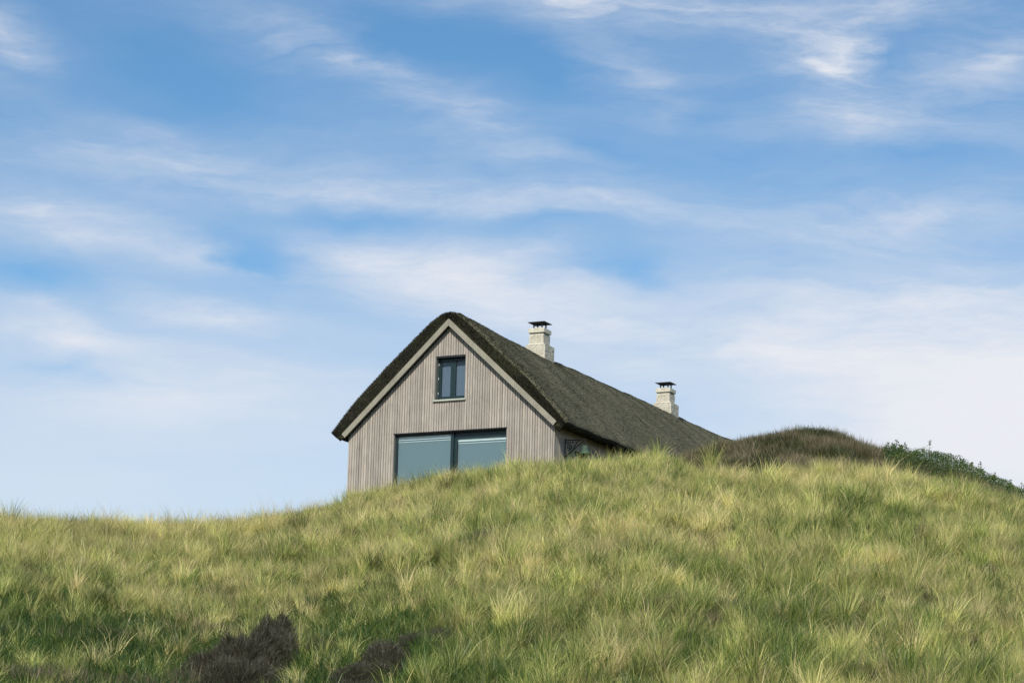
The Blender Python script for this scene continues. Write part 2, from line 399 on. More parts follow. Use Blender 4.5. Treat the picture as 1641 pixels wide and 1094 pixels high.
for px, py in mound_px:
    p = at(px, py + 4, MY); mu.append(p.x / p.y); mz.append(p.z)
M0 = at(1045, 700, MY); M1 = at(1105, 700, MY)

def H(X, Y, rough=True):
    X = np.asarray(X, float); Y = np.asarray(Y, float)
    u = np.clip(X / np.maximum(Y, 25.0), -.26, .26)
    # blend the silhouette smoothly
    zc = np.interp(u, cu, cz); yc = np.interp(u, cu, cy)
    s = (Y - 21.0) / (yc - 21.0)
    s0 = np.where(s < .12, np.maximum(s + .12, 0) ** 2 / (4 * .12), s)       # smooth foot
    z = zc * s0
    k = .035
    d = s0 - 1.0
    smin = 1.0 + np.minimum(d, 0) - np.where(np.abs(d) < k, (k - np.abs(d)) ** 2 / (4 * k), 0)
    z = zc * (smin + .25 * k)
    # undulation of the seaward slope
    if rough:
        a = sstep(16, 34, Y) * (1 - .70 * sstep(-8, -2, Y - yc)) * (1 - sstep(2, 5, Y - yc) * .5)
        z = z + a * (.60 * (1 - sstep(-26, -9, Y - yc)) * (vnoise(X / 6.5 + 3, Y / 5.0, 1, 3) - .5) + .50 * (vnoise(X / 1.9, Y / 1.8, 2, 3) - .5))
    # plateau behind the crest
    back = sstep(2.0, 12.0, Y - yc)
    pl_ = (zc - 1.3) + (13.9 - zc + 1.3) * sstep(-9.5, -6.2, X)
    z = z * (1 - back) + back * (pl_ - .012 * np.maximum(Y - 95, 0)).clip(-2, 99)
    # heather mound on the right
    m = sstep(M0.x / M0.y, M1.x / M1.y, u) * (Y > 30)
    zm = np.interp(u, mu, mz)
    t = sstep(0.0, 1.0, (Y - yc - .8) / (MY - yc - .8)) ** .8
    zf = zc + (zm - zc) * t
    zb = zm + (13.5 - zm) * sstep(MY + .5, MY + 11, Y)
    zz = np.where(Y < MY, zf, zb) + (.40 * (vnoise(X / 1.2, Y / 1.2, 5, 3) - .5) if rough else 0) * sstep(0, 3, Y - yc)
    z = np.where(Y > yc + .8, z * (1 - m) + zz * m, z)
    return z

def axis(f0, f1, st, ext0, ext1, g=1.22):
    a = list(np.arange(f0, f1 + 1e-6, st)); s = st; v = f1
    while v < ext1: s *= g; v += s; a.append(v)
    s = st; v = f0
    while v > ext0: s *= g; v -= s; a.insert(0, v)
    return np.array(a)
gx = axis(-24, 24, .35, -2500, 2500); gy = axis(20, 104, .35, -2500, 4000)
GX, GY = np.meshgrid(gx, gy); GZ = H(GX, GY)
V = np.stack([GX.ravel(), GY.ravel(), GZ.ravel()], 1); nx, ny = len(gx), len(gy)
ii = (np.arange(ny - 1)[:, None] * nx + np.arange(nx - 1)[None]).ravel()
me = np_mesh('dune_terrain', V, quads=np.stack([ii, ii + 1, ii + nx + 1, ii + nx], 1), m=M_SOIL, smooth=True)
terr = bpy.data.objects.new('dune_terrain', me); COL.objects.link(terr); tag(terr, kind='structure')

# ------------------------------------------------------------------ tufts
def make_tuft(seed, n, h, rad, w, lean, curl, dry_mu, dry_sd, seg=3, hvar=.3):
    r = np.random.default_rng(seed)
    ang = r.random(n) * 2 * np.pi; rr = rad * np.sqrt(r.random(n))
    bx, by = rr * np.cos(ang), rr * np.sin(ang)
    L = h * np.clip(1 + hvar * r.normal(size=n), .35, 1.6)
    da = ang + r.normal(size=n) * .9
    le = np.abs(lean * (.35 + .65 * rr / rad) + r.normal(size=n) * lean * .5)     # start angle from vertical
    cu_ = curl * (.3 + 1.2 * r.random(n))
    wa = r.random(n) * np.pi
    dry = np.clip(dry_mu + dry_sd * r.normal(size=n), -.5, 1.2)
    tw = w * (.7 + .6 * r.random(n))
    rows = []
    px, py, pz = bx.copy(), by.copy(), np.full(n, -.04)
    th = le.copy()
    wd = [1, .85, .55, 0.0] if seg == 3 else [1, .7, 0.0]
    P_ = [(px.copy(), py.copy(), pz.copy())]
    for i in range(seg):
        st = L / seg
        px = px + np.sin(th) * np.cos(da) * st; py = py + np.sin(th) * np.sin(da) * st; pz = pz + np.cos(th) * st
        th = th + cu_ * (1 + i * .6) / seg
        P_.append((px.copy(), py.copy(), pz.copy()))
    Vs, dr = [], []
    for i, p in enumerate(P_):
        x, y, z = p; ox = np.cos(wa) * tw * wd[i] * .5; oy = np.sin(wa) * tw * wd[i] * .5
        if i < seg: Vs += [np.stack([x - ox, y - oy, z], 1), np.stack([x + ox, y + oy, z], 1)]; dr += [dry + .10 * i / seg] * 2
        else: Vs += [np.stack([x, y, z], 1)]; dr += [dry + .14]
    A = np.concatenate(Vs); D = np.concatenate(dr); b = np.arange(n); q = []
    for i in range(seg - 1): q.append(np.stack([b + 2 * i * n, b + (2 * i + 1) * n, b + (2 * i + 3) * n, b + (2 * i + 2) * n], 1))
    i = seg - 1; t = np.stack([b + 2 * i * n, b + (2 * i + 1) * n, b + (2 * i + 2) * n], 1)
    return A, np.concatenate(q), t, D

def proto_collection(name, specs, m):
    c = bpy.data.collections.new(name)
    for k, sp in enumerate(specs):
        A, q, t, D = make_tuft(**sp)
        me_ = np_mesh(name + '_tuft', A, q, t, m, {'dry': D})
        o = bpy.data.objects.new('%s_%02d' % (name, k), me_); c.objects.link(o)
    return c

def scatter(name, P_, rot, scl_, idx, dry, tone, coll):
    me_ = bpy.data.meshes.new(name); me_.vertices.add(len(P_)); me_.vertices.foreach_set('co', np.asarray(P_, np.float32).ravel())
    for k, a, t in (('rot', rot, 'FLOAT_VECTOR'), ('scl', scl_, 'FLOAT'), ('idx', idx, 'INT'), ('tuft_dry', dry, 'FLOAT'), ('tuft_tone', tone, 'FLOAT')):
        q = me_.attributes.new(k, t, 'POINT')
        if t == 'FLOAT_VECTOR': q.data.foreach_set('vector', np.asarray(a, np.float32).ravel())
        else: q.data.foreach_set('value', np.asarray(a, np.int32 if t == 'INT' else np.float32))
    o = bpy.data.objects.new(name, me_); COL.objects.link(o)
    ng = bpy.data.node_groups.new(name + '_scatter', 'GeometryNodeTree')
    ng.interface.new_socket('Geometry', in_out='INPUT', socket_type='NodeSocketGeometry'); ng.interface.new_socket('Geometry', in_out='OUTPUT', socket_type='NodeSocketGeometry')
    gi = ng.nodes.new('NodeGroupInput'); go = ng.nodes.new('NodeGroupOutput'); ip = ng.nodes.new('GeometryNodeInstanceOnPoints')
    ci = ng.nodes.new('GeometryNodeCollectionInfo'); ci.inputs['Collection'].default_value = coll; ci.inputs['Separate Children'].default_value = True; ci.inputs['Reset Children'].default_value = True
    def na(k, t):
        n = ng.nodes.new('GeometryNodeInputNamedAttribute'); n.data_type = t; n.inputs[0].default_value = k; return n.outputs[0]
    L = ng.links; L.new(gi.outputs[0], ip.inputs['Points']); L.new(ci.outputs[0], ip.inputs['Instance']); ip.inputs['Pick Instance'].default_value = True
    L.new(na('idx', 'INT'), ip.inputs['Instance Index'])
    e2r = ng.nodes.new('FunctionNodeEulerToRotation'); L.new(na('rot', 'FLOAT_VECTOR'), e2r.inputs[0]); L.new(e2r.outputs[0], ip.inputs['Rotation'])
    L.new(na('scl', 'FLOAT'), ip.inputs['Scale']); L.new(ip.outputs[0], go.inputs[0])
    md = o.modifiers.new('scatter', 'NODES'); md.node_group = ng
    return o
def tilt_euler(th, phi, t):
    """Rz(phi) Ry(t) Rz(th - phi) as XYZ euler"""
    c1, s1, c2, s2, c3, s3 = np.cos(phi), np.sin(phi), np.cos(t), np.sin(t), np.cos(th - phi), np.sin(th - phi)
    r00 = c1 * c2 * c3 - s1 * s3; r10 = s1 * c2 * c3 + c1 * s3; r20 = -s2 * c3; r21 = s2 * s3; r22 = c2
    return np.stack([np.arctan2(r21, r22), np.arcsin(np.clip(-r20, -1, 1)), np.arctan2(r10, r00)], 1)
HX, HY, HZ0, YAW = -2.08, 86.02, 14.94 + 1.7, 0.4558
def house_local(X, Y):
    dx, dy = X - HX, Y - HY; c, s = math.cos(YAW), math.sin(YAW); return dx * c - dy * s, dx * s + dy * c
def in_house(X, Y, pad=.1):
    a, b = house_local(X, Y); return (np.abs(a) < 4.0 + pad) & (b > -pad) & (b < 27.5)

def sample_area(dens, y0, y1, umax=.275, jitter=True):
    n = int(dens * umax * (y1 ** 2 - y0 ** 2)); Y = np.sqrt(rng.random(n) * (y1 ** 2 - y0 ** 2) + y0 ** 2); X = (rng.random(n) * 2 - 1) * umax * Y
    return X, Y
def crestY(X, Y): return np.interp(np.clip(X / np.maximum(Y, 25), -.26, .26), cu, cy)
def heather_cover(X, Y):
    """where heather replaces marram"""
    u = X / Y; d = Y - crestY(X, Y) + 4.2 * (vnoise(X / 1.1, Y / 1.3, 9, 3) - .5)
    return (d > .9) & (u > at(1078, 700, 84).x / 84 + .006 * (vnoise(X, Y, 8, 2) - .5))

def ground_at_px(px, py, lo=30.0, hi=90.0):
    """first terrain hit of the ray through a photo pixel"""
    a = None
    for i in range(660):
        Y_ = lo + i * .1; p = at(px, py, Y_)
        if H(np.array([p.x]), np.array([p.y]))[0] >= p.z: return p
    return at(px, py, hi)

b1 = ground_at_px(385, 1090); b2 = ground_at_px(615, 1078)
LOB1 = [(.05, .0, .66, 1.1, .80), (.34, 2.0, .42, .9, .90), (-.42, -.7, .52, .9, .60), (.38, .8, .50, 1.0, .85), (.10, -1.6, .72, 1.0, .66), (-.62, -1.9, .4, .8, .40)]
LOB2 = [(.0, .2, .42, 1.0, .55), (.34, 1.7, .40, .9, .60), (-.34, -.9, .50, .9, .50), (.80, 3.0, .38, .8, .45), (-.3, -2.2, .5, .8, .42)]
def in_bush(X, Y):
    m = np.zeros(len(X), bool)
    for b_, L_ in ((b1, LOB1), (b2, LOB2)):
        for l in L_: m |= ((X - b_.x - l[0]) / l[2]) ** 2 + ((Y - b_.y - l[1]) / l[3]) ** 2 < .6 + .5 * rng.random(len(X))
        # nothing tall right in front of the bushes
        m |= (np.abs(X - b_.x - .05) < .55) & (Y < b_.y - .5) & (Y > b_.y - 4.0) & (rng.random(len(X)) < .85)
    return m

# --- marram
specs = []
for k in range(5): specs.append(dict(seed=k, n=70, h=.66, rad=.09, w=.0115, lean=.22, curl=.85, dry_mu=.36, dry_sd=.34))
for k in range(5): specs.append(dict(seed=20 + k, n=60, h=.70, rad=.08, w=.0115, lean=.18, curl=.8, dry_mu=.54, dry_sd=.30))
for k in range(4): specs.append(dict(seed=40 + k, n=80, h=.52, rad=.16, w=.0115, lean=.48, curl=1.3, dry_mu=.30, dry_sd=.32))
for k in range(4): specs.append(dict(seed=60 + k, n=60, h=.74, rad=.055, w=.011, lean=.16, curl=.75, dry_mu=.70, dry_sd=.14))
c_mar = proto_collection('marram', specs, M_GRASS)
XC, YC = sample_area(10.5, 34, 87.5)
nc = len(XC); kc = rng.integers(2, 6, nc)
tuss = vnoise(XC / 2.6, YC / 3.4, 21, 3)
kc = np.maximum(2, (kc * (.45 + 1.2 * tuss)).astype(int))
ci = np.repeat(np.arange(nc), kc); n = len(ci)
rad_c = (.05 + .12 * rng.random(nc))[ci]
aa = rng.random(n) * 6.283; rr = rad_c * np.sqrt(rng.random(n))
X = XC[ci] + rr * np.cos(aa); Y = YC[ci] + rr * np.sin(aa)
c_h = (.56 + .36 * tuss + .20 * rng.normal(size=nc)).clip(.38, 1.35)[ci] * (1.08 - .35 * rr / rad_c)
c_dry = (rng.normal(size=nc).clip(-1.7, 1.4) * .22)[ci]; c_tone = (rng.normal(size=nc).clip(-2, 1.3) * .26)[ci]
c_phi = ((rng.random(nc) - .5) * 3.6 + .15)[ci]; c_til = (.04 + .34 * rng.random(nc))[ci]
# loose tufts between the tussocks
XB, YB = sample_area(6, 34, 87.5); nb = len(XB)
X = np.concatenate([X, XB]); Y = np.concatenate([Y, YB]); one = np.ones(nb)
c_h = np.concatenate([c_h, (.58 + .15 * rng.normal(size=nb)).clip(.35, 1.1)]); c_dry = np.concatenate([c_dry, rng.normal(size=nb) * .16])
c_tone = np.concatenate([c_tone, rng.normal(size=nb) * .16]); c_phi = np.concatenate([c_phi, rng.random(nb) * 6.283]); c_til = np.concatenate([c_til, .25 * rng.random(nb)])
out_a = np.concatenate([np.cos(aa) * rr, one * 0]); out_b = np.concatenate([np.sin(aa) * rr, one * 0])
low = sstep(68, 41, Y + 6 * (vnoise(X / 6, Y / 6, 23, 2) - .5)) * sstep(.02, -.09, X / Y)        # greener, shorter turf at lower left
keep = (rng.random(len(X)) > .30 * low) & ~in_house(X, Y) & (~heather_cover(X, Y) | ((rng.random(len(X)) < .20) & (Y < crestY(X, Y) + 3.2))) & ~in_bush(X, Y)
X, Y, low, c_h, c_dry, c_tone, c_phi, c_til = [q_[keep] for q_ in (X, Y, low, c_h, c_dry, c_tone, c_phi, c_til)]
n = len(X); Z = H(X, Y)
big = vnoise(X / 5.0, Y / 7.0, 31, 3); med = vnoise(X / 1.6, Y / 2.2, 32, 2)
yn = sstep(40, 80, Y)
dry = .60 * (big - .5) + .50 * (med - .5) + .16 * yn - .055 - .16 * low + c_dry + rng.normal(size=n) * .15
tone = -.03 + .36 * (med - .5) + c_tone + rng.normal(size=n) * .16 - .05 * low + .08 * yn
idx = rng.integers(0, 5, n); r_ = rng.random(n)
idx = np.where(r_ < .34, rng.integers(5, 10, n), idx); idx = np.where((r_ > .66) | (low > .5), rng.integers(10, 14, n), idx)
plume = r_ > .90; idx = np.where(plume, rng.integers(14, 18, n), idx); dry = np.where(plume, dry + .04, dry); tone = np.where(plume, tone + .10, tone)
scl_ = (c_h * (1 + .10 * rng.normal(size=n))).clip(.35, 1.5) * (1 - .15 * low)
scl_ = np.where(Y > crestY(X, Y) + 1.5, scl_ * .7, scl_)
phi = c_phi + rng.normal(size=n) * .6
rot = tilt_euler(rng.random(n) * 6.283, phi, c_til * (.4 + .9 * rng.random(n)) + .10 * np.abs(rng.normal(size=n)))
o = scatter('marram_grass', np.stack([X, Y, Z], 1), rot, scl_, idx, dry, tone, c_mar)
tag(o, 'tall pale yellow and green marram grass covering the whole dune slope', 'grass', kind='stuff')
N_MAR = n

# --- short green undergrowth
specs = [dict(seed=100 + k, n=70, h=.22, rad=.26, w=.011, lean=.5, curl=1.1, dry_mu=.22, dry_sd=.22, seg=2) for k in range(4)]
specs += [dict(seed=110 + k, n=60, h=.36, rad=.24, w=.011, lean=.4, curl=1.3, dry_mu=.16, dry_sd=.20, seg=3) for k in range(3)]
c_gr = proto_collection('turf', specs, M_GREEN)
X, Y = sample_area(11, 34, 87.0)
keep = ~in_house(X, Y) & ~heather_cover(X, Y) & ~in_bush(X, Y); X, Y = X[keep], Y[keep]; n = len(X); Z = H(X, Y)
low = sstep(68, 41, Y + 6 * (vnoise(X / 6, Y / 6, 23, 2) - .5)) * sstep(.02, -.09, X / Y)
gp = vnoise(X / 2.2, Y / 3.2, 51, 2)
dry = .45 * (vnoise(X / 2, Y / 2.5, 52, 2) - .5) - .20 * low + rng.normal(size=n) * .1 - .35 * sstep(.60, .72, gp)
tone = rng.normal(size=n) * .15 + .25 * (vnoise(X / 1.2, Y / 1.4, 53, 2) - .5)
idx = rng.integers(0, 4, n); idx = np.where(rng.random(n) < .35 + .4 * low, rng.integers(4, 7, n), idx)
rot = tilt_euler(rng.random(n) * 6.283, rng.random(n) * 6.283, .15 * np.abs(rng.normal(size=n)))
o = scatter('green_turf', np.stack([X, Y, Z], 1), rot, (.85 + .2 * rng.normal(size=n)).clip(.5, 1.6) * (1 + .3 * low), idx, dry, tone, c_gr)
tag(o, 'short darker green grass growing low between the marram clumps', 'grass', kind='stuff')

# --- heather on the mound and as dark spots in the grass
specs = [dict(seed=200 + k, n=150, h=.26, rad=.24, w=.012, lean=.32, curl=.35, dry_mu=.42, dry_sd=.26, seg=2) for k in range(5)]
specs += [dict(seed=210 + k, n=130, h=.20, rad=.26, w=.014, lean=.5, curl=.5, dry_mu=.10, dry_sd=.18, seg=2) for k in range(3)]
c_he = proto_collection('heather', specs, M_HEATH)
X, Y = sample_area(60, 79, 93)
keep = heather_cover(X, Y) & ~in_house(X, Y); X, Y = X[keep], Y[keep]
n = len(X); Z = H(X, Y)
dry = .5 * (vnoise(X / .8, Y / .8, 61, 2) - .5) + rng.normal(size=n) * .08; tone = rng.normal(size=n) * .16 + .5 * (vnoise(X / .6, Y / .7, 62, 2) - .5)
idx = np.where(vnoise(X / .9, Y / 1.1, 63, 3) > .50, rng.integers(5, 8, n), rng.integers(0, 5, n))
rot = tilt_euler(rng.random(n) * 6.283, rng.random(n) * 6.283, .12 * np.abs(rng.normal(size=n)))
o = scatter('heather_cover', np.stack([X, Y, Z], 1), rot, (.90 + .30 * rng.normal(size=n) + 1.2 * (vnoise(X / .7, Y / .7, 64, 2) - .5)).clip(.4, 1.9), idx, dry, tone, c_he)
tag(o, 'dark brown heather covering the rounded hilltop right of the house', 'heather', kind='stuff')

X, Y = sample_area(26, 34, 78)
hm = vnoise(X / 1.9 + 40, Y / 1.7, 71, 3) + .06 * sstep(50, 34, Y) * (X < -.02 * Y)
keep = (hm > .70) & ~in_house(X, Y); X, Y = X[keep], Y[keep]; n = len(X); Z = H(X, Y)
o = scatter('heather_patches', np.stack([X, Y, Z], 1), tilt_euler(rng.random(n) * 6.283, rng.random(n) * 6.283, .1 * rng.random(n)), (1.0 + .25 * rng.normal(size=n)).clip(.5, 1.6),
            rng.integers(0, 8, n), rng.normal(size=n) * .1, rng.normal(size=n) * .12, c_he)
tag(o, 'small brown heather patches growing among the slope grass', 'heather', kind='stuff')

# ------------------------------------------------------------------ single plants that can be told apart
def tuft_thing(px, py, Y, seed, h, n_, dry, label, cat='grass tuft', rad=.16, lean=.30, zoff=0.0):
    p = at(px, py, Y); z = float(H(np.array([p.x]), np.array([p.y]))[0])
    A, q, t, D = make_tuft(seed, n_, h, rad, .013, lean, .55, dry, .16, hvar=.22)
    me_ = np_mesh('grass_tuft', A, q, t, M_GRASS, {'dry': D})
    o_ = bpy.data.objects.new('grass_tuft', me_); COL.objects.link(o_); o_.location = (p.x, p.y, z); tag(o_, label, cat); return o_
tuft_thing(1140, 735, 83.6, 301, 1.15, 150, .46, 'tall yellow-green grass tuft standing in front of the dark heather beyond the roof end')
tuft_thing(14, 850, 73.0, 302, .88, 170, .26, 'green grass tuft on the skyline at the far left end of the dune', rad=.22)
tuft_thing(236, 855, 73.5, 303, .85, 60, .40, 'thin upright grass tuft rising from the flat skyline left of the house', rad=.08, lean=.15)
tuft_thing(548, 800, 80.3, 304, .80, 120, .42, 'yellow grass tuft at the left foot of the gable wall', rad=.16)

def leaf_cloud(name, pts, size, m, parent, seed, flat=.6, dry=None, aspect=.5):
    r = np.random.default_rng(seed); n_ = len(pts)
    a = r.normal(size=(n_, 3)); a[:, 2] = np.abs(a[:, 2]) * (1.0 if flat < 1 else 1.6) ; a /= np.linalg.norm(a, axis=1)[:, None]
    b = np.cross(a, r.normal(size=(n_, 3))); b /= np.linalg.norm(b, axis=1)[:, None]
    s = size * (.6 + .8 * r.random(n_))[:, None]
    c0 = pts - b * s * aspect * .5; c1 = pts + b * s * aspect * .5
    nrm = np.cross(a, b)
    V_ = np.stack([pts - a * s * .5, c1 + nrm * s * .08, pts + a * s * .5, c0 + nrm * s * .08], 1).reshape(-1, 3)
    q = np.arange(n_ * 4).reshape(n_, 4)
    D = np.repeat(dry if dry is not None else r.random(n_), 4)
    me_ = np_mesh(name, V_, q, None, m, {'dry': D}); o_ = bpy.data.objects.new(name, me_); COL.objects.link(o_)
    if parent: o_.parent = parent
    return o_
M_LEAF = grass_mat('dark_green_leaves', (.034, .080, .022), (.085, .150, .034), (.22, .26, .06), (.34, .22, .08), .25)
M_DTWIG = grass_mat('bare_grey_twigs', (.030, .038, .018), (.058, .054, .034), (.105, .093, .066), (.15, .13, .09), .1)
M_STEM = plain('dark_bark', (.06, .05, .04), .9)

def twig_bush(x, y, lobes, label, cat, seed, n_, leafy=.3):
    """low, dense, bare-twigged bush: lobes = (dx, dy, dz, rx, ry, rz)"""
    r = np.random.default_rng(seed); z0 = float(H(np.array([x]), np.array([y]))[0]); root = empty('dwarf_bush', (x, y, z0)); tag(root, label, cat)
    V_, Q, T, D = [], [], [], []; pts = []; off = 0
    tot = sum(l[3] * l[4] for l in lobes)
    for (dx, dy, rx, ry, rz) in lobes:
        k = int(n_ * rx * ry / sum(l[2] * l[3] for l in lobes))
        ang = r.random(k) * 6.283; rr = np.sqrt(r.random(k)); gx_, gy_ = dx + rx * rr * np.cos(ang), dy + ry * rr * np.sin(ang)
        gz = H(gx_ + x, gy_ + y) - z0
        top = rz * np.sqrt(np.clip(1 - .85 * rr ** 2, 0, 1)) * (.45 + 1.0 * vnoise(gx_ * 4 + 7, gy_ * 4, seed, 3))
        hh = top * (.35 + .65 * r.random(k) ** .5)
        # short crooked twigs crowding near the surface of the lobe
        base = np.stack([gx_, gy_, gz + np.maximum(hh - .20, 0)], 1)
        d = np.stack([np.cos(ang) * rr * .6 + r.normal(size=k) * .32, np.sin(ang) * rr * .6 + r.normal(size=k) * .32, .6 + .5 * r.random(k)], 1); d /= np.linalg.norm(d, axis=1)[:, None]
        Ln = .06 + .15 * r.random(k) ** 1.8; w_ = .0022 + .0028 * r.random(k)
        s = np.cross(d, r.normal(size=(k, 3))); s /= np.linalg.norm(s, axis=1)[:, None]
        mid = base + d * (Ln * .5)[:, None] + r.normal(size=(k, 3)) * .015; tip = base + d * Ln[:, None]
        V_ += [base - s * w_[:, None], base + s * w_[:, None], mid + s * w_[:, None] * .7, mid - s * w_[:, None] * .7, tip]
        b_ = np.arange(k); Q.append(np.stack([b_, b_ + k, b_ + 2 * k, b_ + 3 * k], 1) + off); T.append(np.stack([b_ + 3 * k, b_ + 2 * k, b_ + 4 * k], 1) + off); off += 5 * k
        D.append(np.tile(np.clip(.38 + .22 * r.normal(size=k), 0, 1), 5)); sel = r.random(k) < leafy; pts.append(tip[sel])
    me_ = np_mesh('twigs', np.concatenate(V_), np.concatenate(Q), np.concatenate(T), M_DTWIG, {'dry': np.concatenate(D)})
    o_ = bpy.data.objects.new('twigs', me_); COL.objects.link(o_); o_.parent = root; o_['kind'] = 'stuff'
    pts = np.concatenate(pts); lf = leaf_cloud('leaves', pts, .016, M_DTWIG, root, seed + 1, dry=np.clip(.25 + .2 * r.normal(size=len(pts)), 0, 1)); lf['kind'] = 'stuff'
    for k in range(14):
        mb = MB(); l = lobes[r.integers(0, len(lobes))]; a = r.random() * 6.28; q_ = r.random() * .8
        ex, ey = l[0] + l[2] * q_ * math.cos(a), l[1] + l[3] * q_ * math.sin(a); ez = float(H(np.array([ex + x]), np.array([ey + y]))[0]) - z0
        sx, sy = ex * .6 + l[0] * .4, ey * .6 + l[1] * .4; sz = float(H(np.array([sx + x]), np.array([sy + y]))[0]) - z0
        mb.tube([(sx, sy, sz - .05), ((sx + ex) / 2 + .04, (sy + ey) / 2, (sz + ez) / 2 + l[4] * .4), (ex, ey, ez + l[4] * .75)], [.018, .012, .005], 5).build('stem', M_STEM, root)
    return root
twig_bush(b1.x, b1.y, LOB1, 'larger dark leafless bush at the bottom edge of the dune slope', 'bush', 401, 210000)
twig_bush(b2.x, b2.y, LOB2, 'smaller slanting dark brown bush at the bottom, right of the larger one', 'bush', 431, 110000, .4)

# evergreen thicket on the right shoulder of the mound
def thicket():
    top_px = [(1398, 724), (1415, 714), (1440, 713), (1455, 719), (1480, 721), (1500, 721), (1520, 727), (1545, 737), (1570, 752), (1600, 768), (1620, 778), (1645, 788), (1700, 812), (1760, 840)]
    Yt = 85.6
    xs = [at(a, b, Yt).x for a, b in top_px]; zs = [at(a, b + 2, Yt).z for a, b in top_px]
    r = np.random.default_rng(77); x0, x1 = xs[0], xs[-1]
    root = empty('evergreen_thicket', ((x0 + x1) / 2, Yt, float(H(np.array([(x0 + x1) / 2]), np.array([Yt]))[0])))
    tag(root, 'dense dark green shrub sprawling down the right shoulder of the heather hill', 'shrub')
    rl = np.array(root.location)
    k = 95000
    X_ = x0 + (x1 - x0) * r.random(k); dyr = (r.random(k) * 2 - 1); Y_ = Yt + dyr * 2.6
    g = H(X_, Y_); tp = np.interp(X_, xs, zs) + .50 * (vnoise(X_ * 2.8, Y_ * 2.8, 81, 3) - .55) - .10
    tp = g + (tp - g) * np.sqrt(np.clip(1 - dyr ** 2, 0, 1))
    edge = sstep(x0, x0 + .5, X_)
    tp = g + np.maximum(tp - g, .12) * edge
    Z_ = tp - (tp - g) * .75 * r.random(k) ** 2.0
    pts = np.stack([X_, Y_, Z_], 1)
    dryl = np.clip(.24 + .9 * (vnoise(X_ * 2.2, Y_ * 2.2, 82, 2) - .5) + .20 * r.normal(size=k), 0, 1)
    lv = leaf_cloud('foliage', pts - rl, .036, M_LEAF, root, 78, dry=dryl, aspect=.6); lv['kind'] = 'stuff'
    # upright leafy shoots that break the outline
    sh = []; mb = MB()
    for i in range(110):
        x = x0 + .2 + (x1 - x0 - .2) * r.random(); y = Yt + r.normal() * .5; z = float(np.interp(x, xs, zs)) - .22; L_ = .0 + .13 * r.random() ** 2
        tx = x + r.normal() * .06; m_ = 45
        t_ = r.random(m_); sh.append(np.stack([x + (tx - x) * t_ + r.normal(size=m_) * .06 * (1.2 - t_), y + r.normal(size=m_) * .06, z + t_ * (L_ + .2)], 1))
        mb.tube([(x - rl[0], y - rl[1], z - .3 - rl[2]), (tx - rl[0], y - rl[1], z + L_ + .2 - rl[2])], [.010, .004], 4)
    sh = np.concatenate(sh); s_ = leaf_cloud('shoot_leaves', sh - rl, .05, M_LEAF, root, 79, dry=np.clip(.30 + .15 * r.normal(size=len(sh)), 0, 1), aspect=.6); s_['kind'] = 'stuff'
    mb.build('shoots', M_STEM, root)['kind'] = 'stuff'
    for i in range(26):
        mb = MB(); x = x0 + .3 + (x1 - x0 - .3) * r.random(); y = Yt + (r.random() - .5) * 2.4; z = float(H(np.array([x]), np.array([y]))[0]); zt = float(np.interp(x, xs, zs)) - .25
        mb.tube([(x - rl[0], y - rl[1], z - .1 - rl[2]), (x + .15 - rl[0], y - rl[1], (z + zt) / 2 - rl[2]), (x + .05 - rl[0], y + .1 - rl[1], max(zt, z + .1) - rl[2])], [.03, .02, .008], 5).build('stem', M_STEM, root)
thicket()

# ------------------------------------------------------------------ the house (local: x along the gable, y into the house, z up from the floor)
FL = 2.40                                                    # bargeboard feet are this high above the floor
house = empty('thatched_house', (HX, HY, HZ0 - FL), -YAW)
tag(house, 'wooden gabled house with a dark thatched roof standing behind the dune crest', 'house')
XA = -.06; AP = 3.75; SL = 3.79 / 4.08
def gz(x): return FL + AP - SL * abs(x - XA) * (4.08 / (4.08 + (XA if x < XA else -XA)))
OP_U = (-.635, .554, FL + 1.16, FL + 2.70)                    # upper window opening
OP_D = (-2.22, 2.217, .05, FL + .015)                         # garden doors opening
BOT = -2.6
# wall shell of the gable with its openings
mb = MB()
def wallstrip(x0, x1, z0, z1=None, y0=0.0, y1=.28):
    za, zb = (z1, z1) if z1 is not None else (gz(x0) + .06, gz(x1) + .06)
    pl = [(x0, z0), (x1, z0), (x1, zb), (x0, za)]
    if z1 is None and x0 < XA < x1: pl = [(x0, z0), (x1, z0), (x1, zb), (XA, gz(XA) + .06), (x0, za)]
    mb.prism_y(pl, y0, y1)
wallstrip(-4, OP_D[0], BOT); wallstrip(OP_D[1], 4, BOT)
wallstrip(OP_D[0], OP_U[0], OP_D[3]); wallstrip(OP_U[1], OP_D[1], OP_D[3])
wallstrip(OP_U[0], OP_U[1], OP_D[3], OP_U[2]); wallstrip(OP_U[0], OP_U[1], OP_U[3])
wallstrip(OP_D[0], OP_D[1], BOT, OP_D[2])
mb.box(-4, -3.75, .28, 27.2, BOT, gz(-4)); 
mb.build('wall', M_FELT, house)
SW = (1.72, 2.55, FL - 1.75, FL - .62)                         # small side window (y0, y1, z0, z1)
mb = MB(); mb.box(3.75, 4, .28, SW[0], BOT, gz(4)); mb.box(3.75, 4, SW[1], 27.2, BOT, gz(4)); mb.box(3.75, 4, SW[0], SW[1], BOT, SW[2]); mb.box(3.75, 4, SW[0], SW[1], SW[3], gz(4))
mb.build('side_wall', M_FELT, house)
mb = MB(); mb.prism_y([(-4, BOT), (4, BOT), (4, gz(4)), (XA, gz(XA)), (-4, gz(-4))], 27.2, 27.45); mb.build('rear_wall', M_FELT, house)
mb = MB(); mb.box(-3.75, 3.75, .28, 27.2, -.1, 0); mb.build('floor', M_ROOM, house)
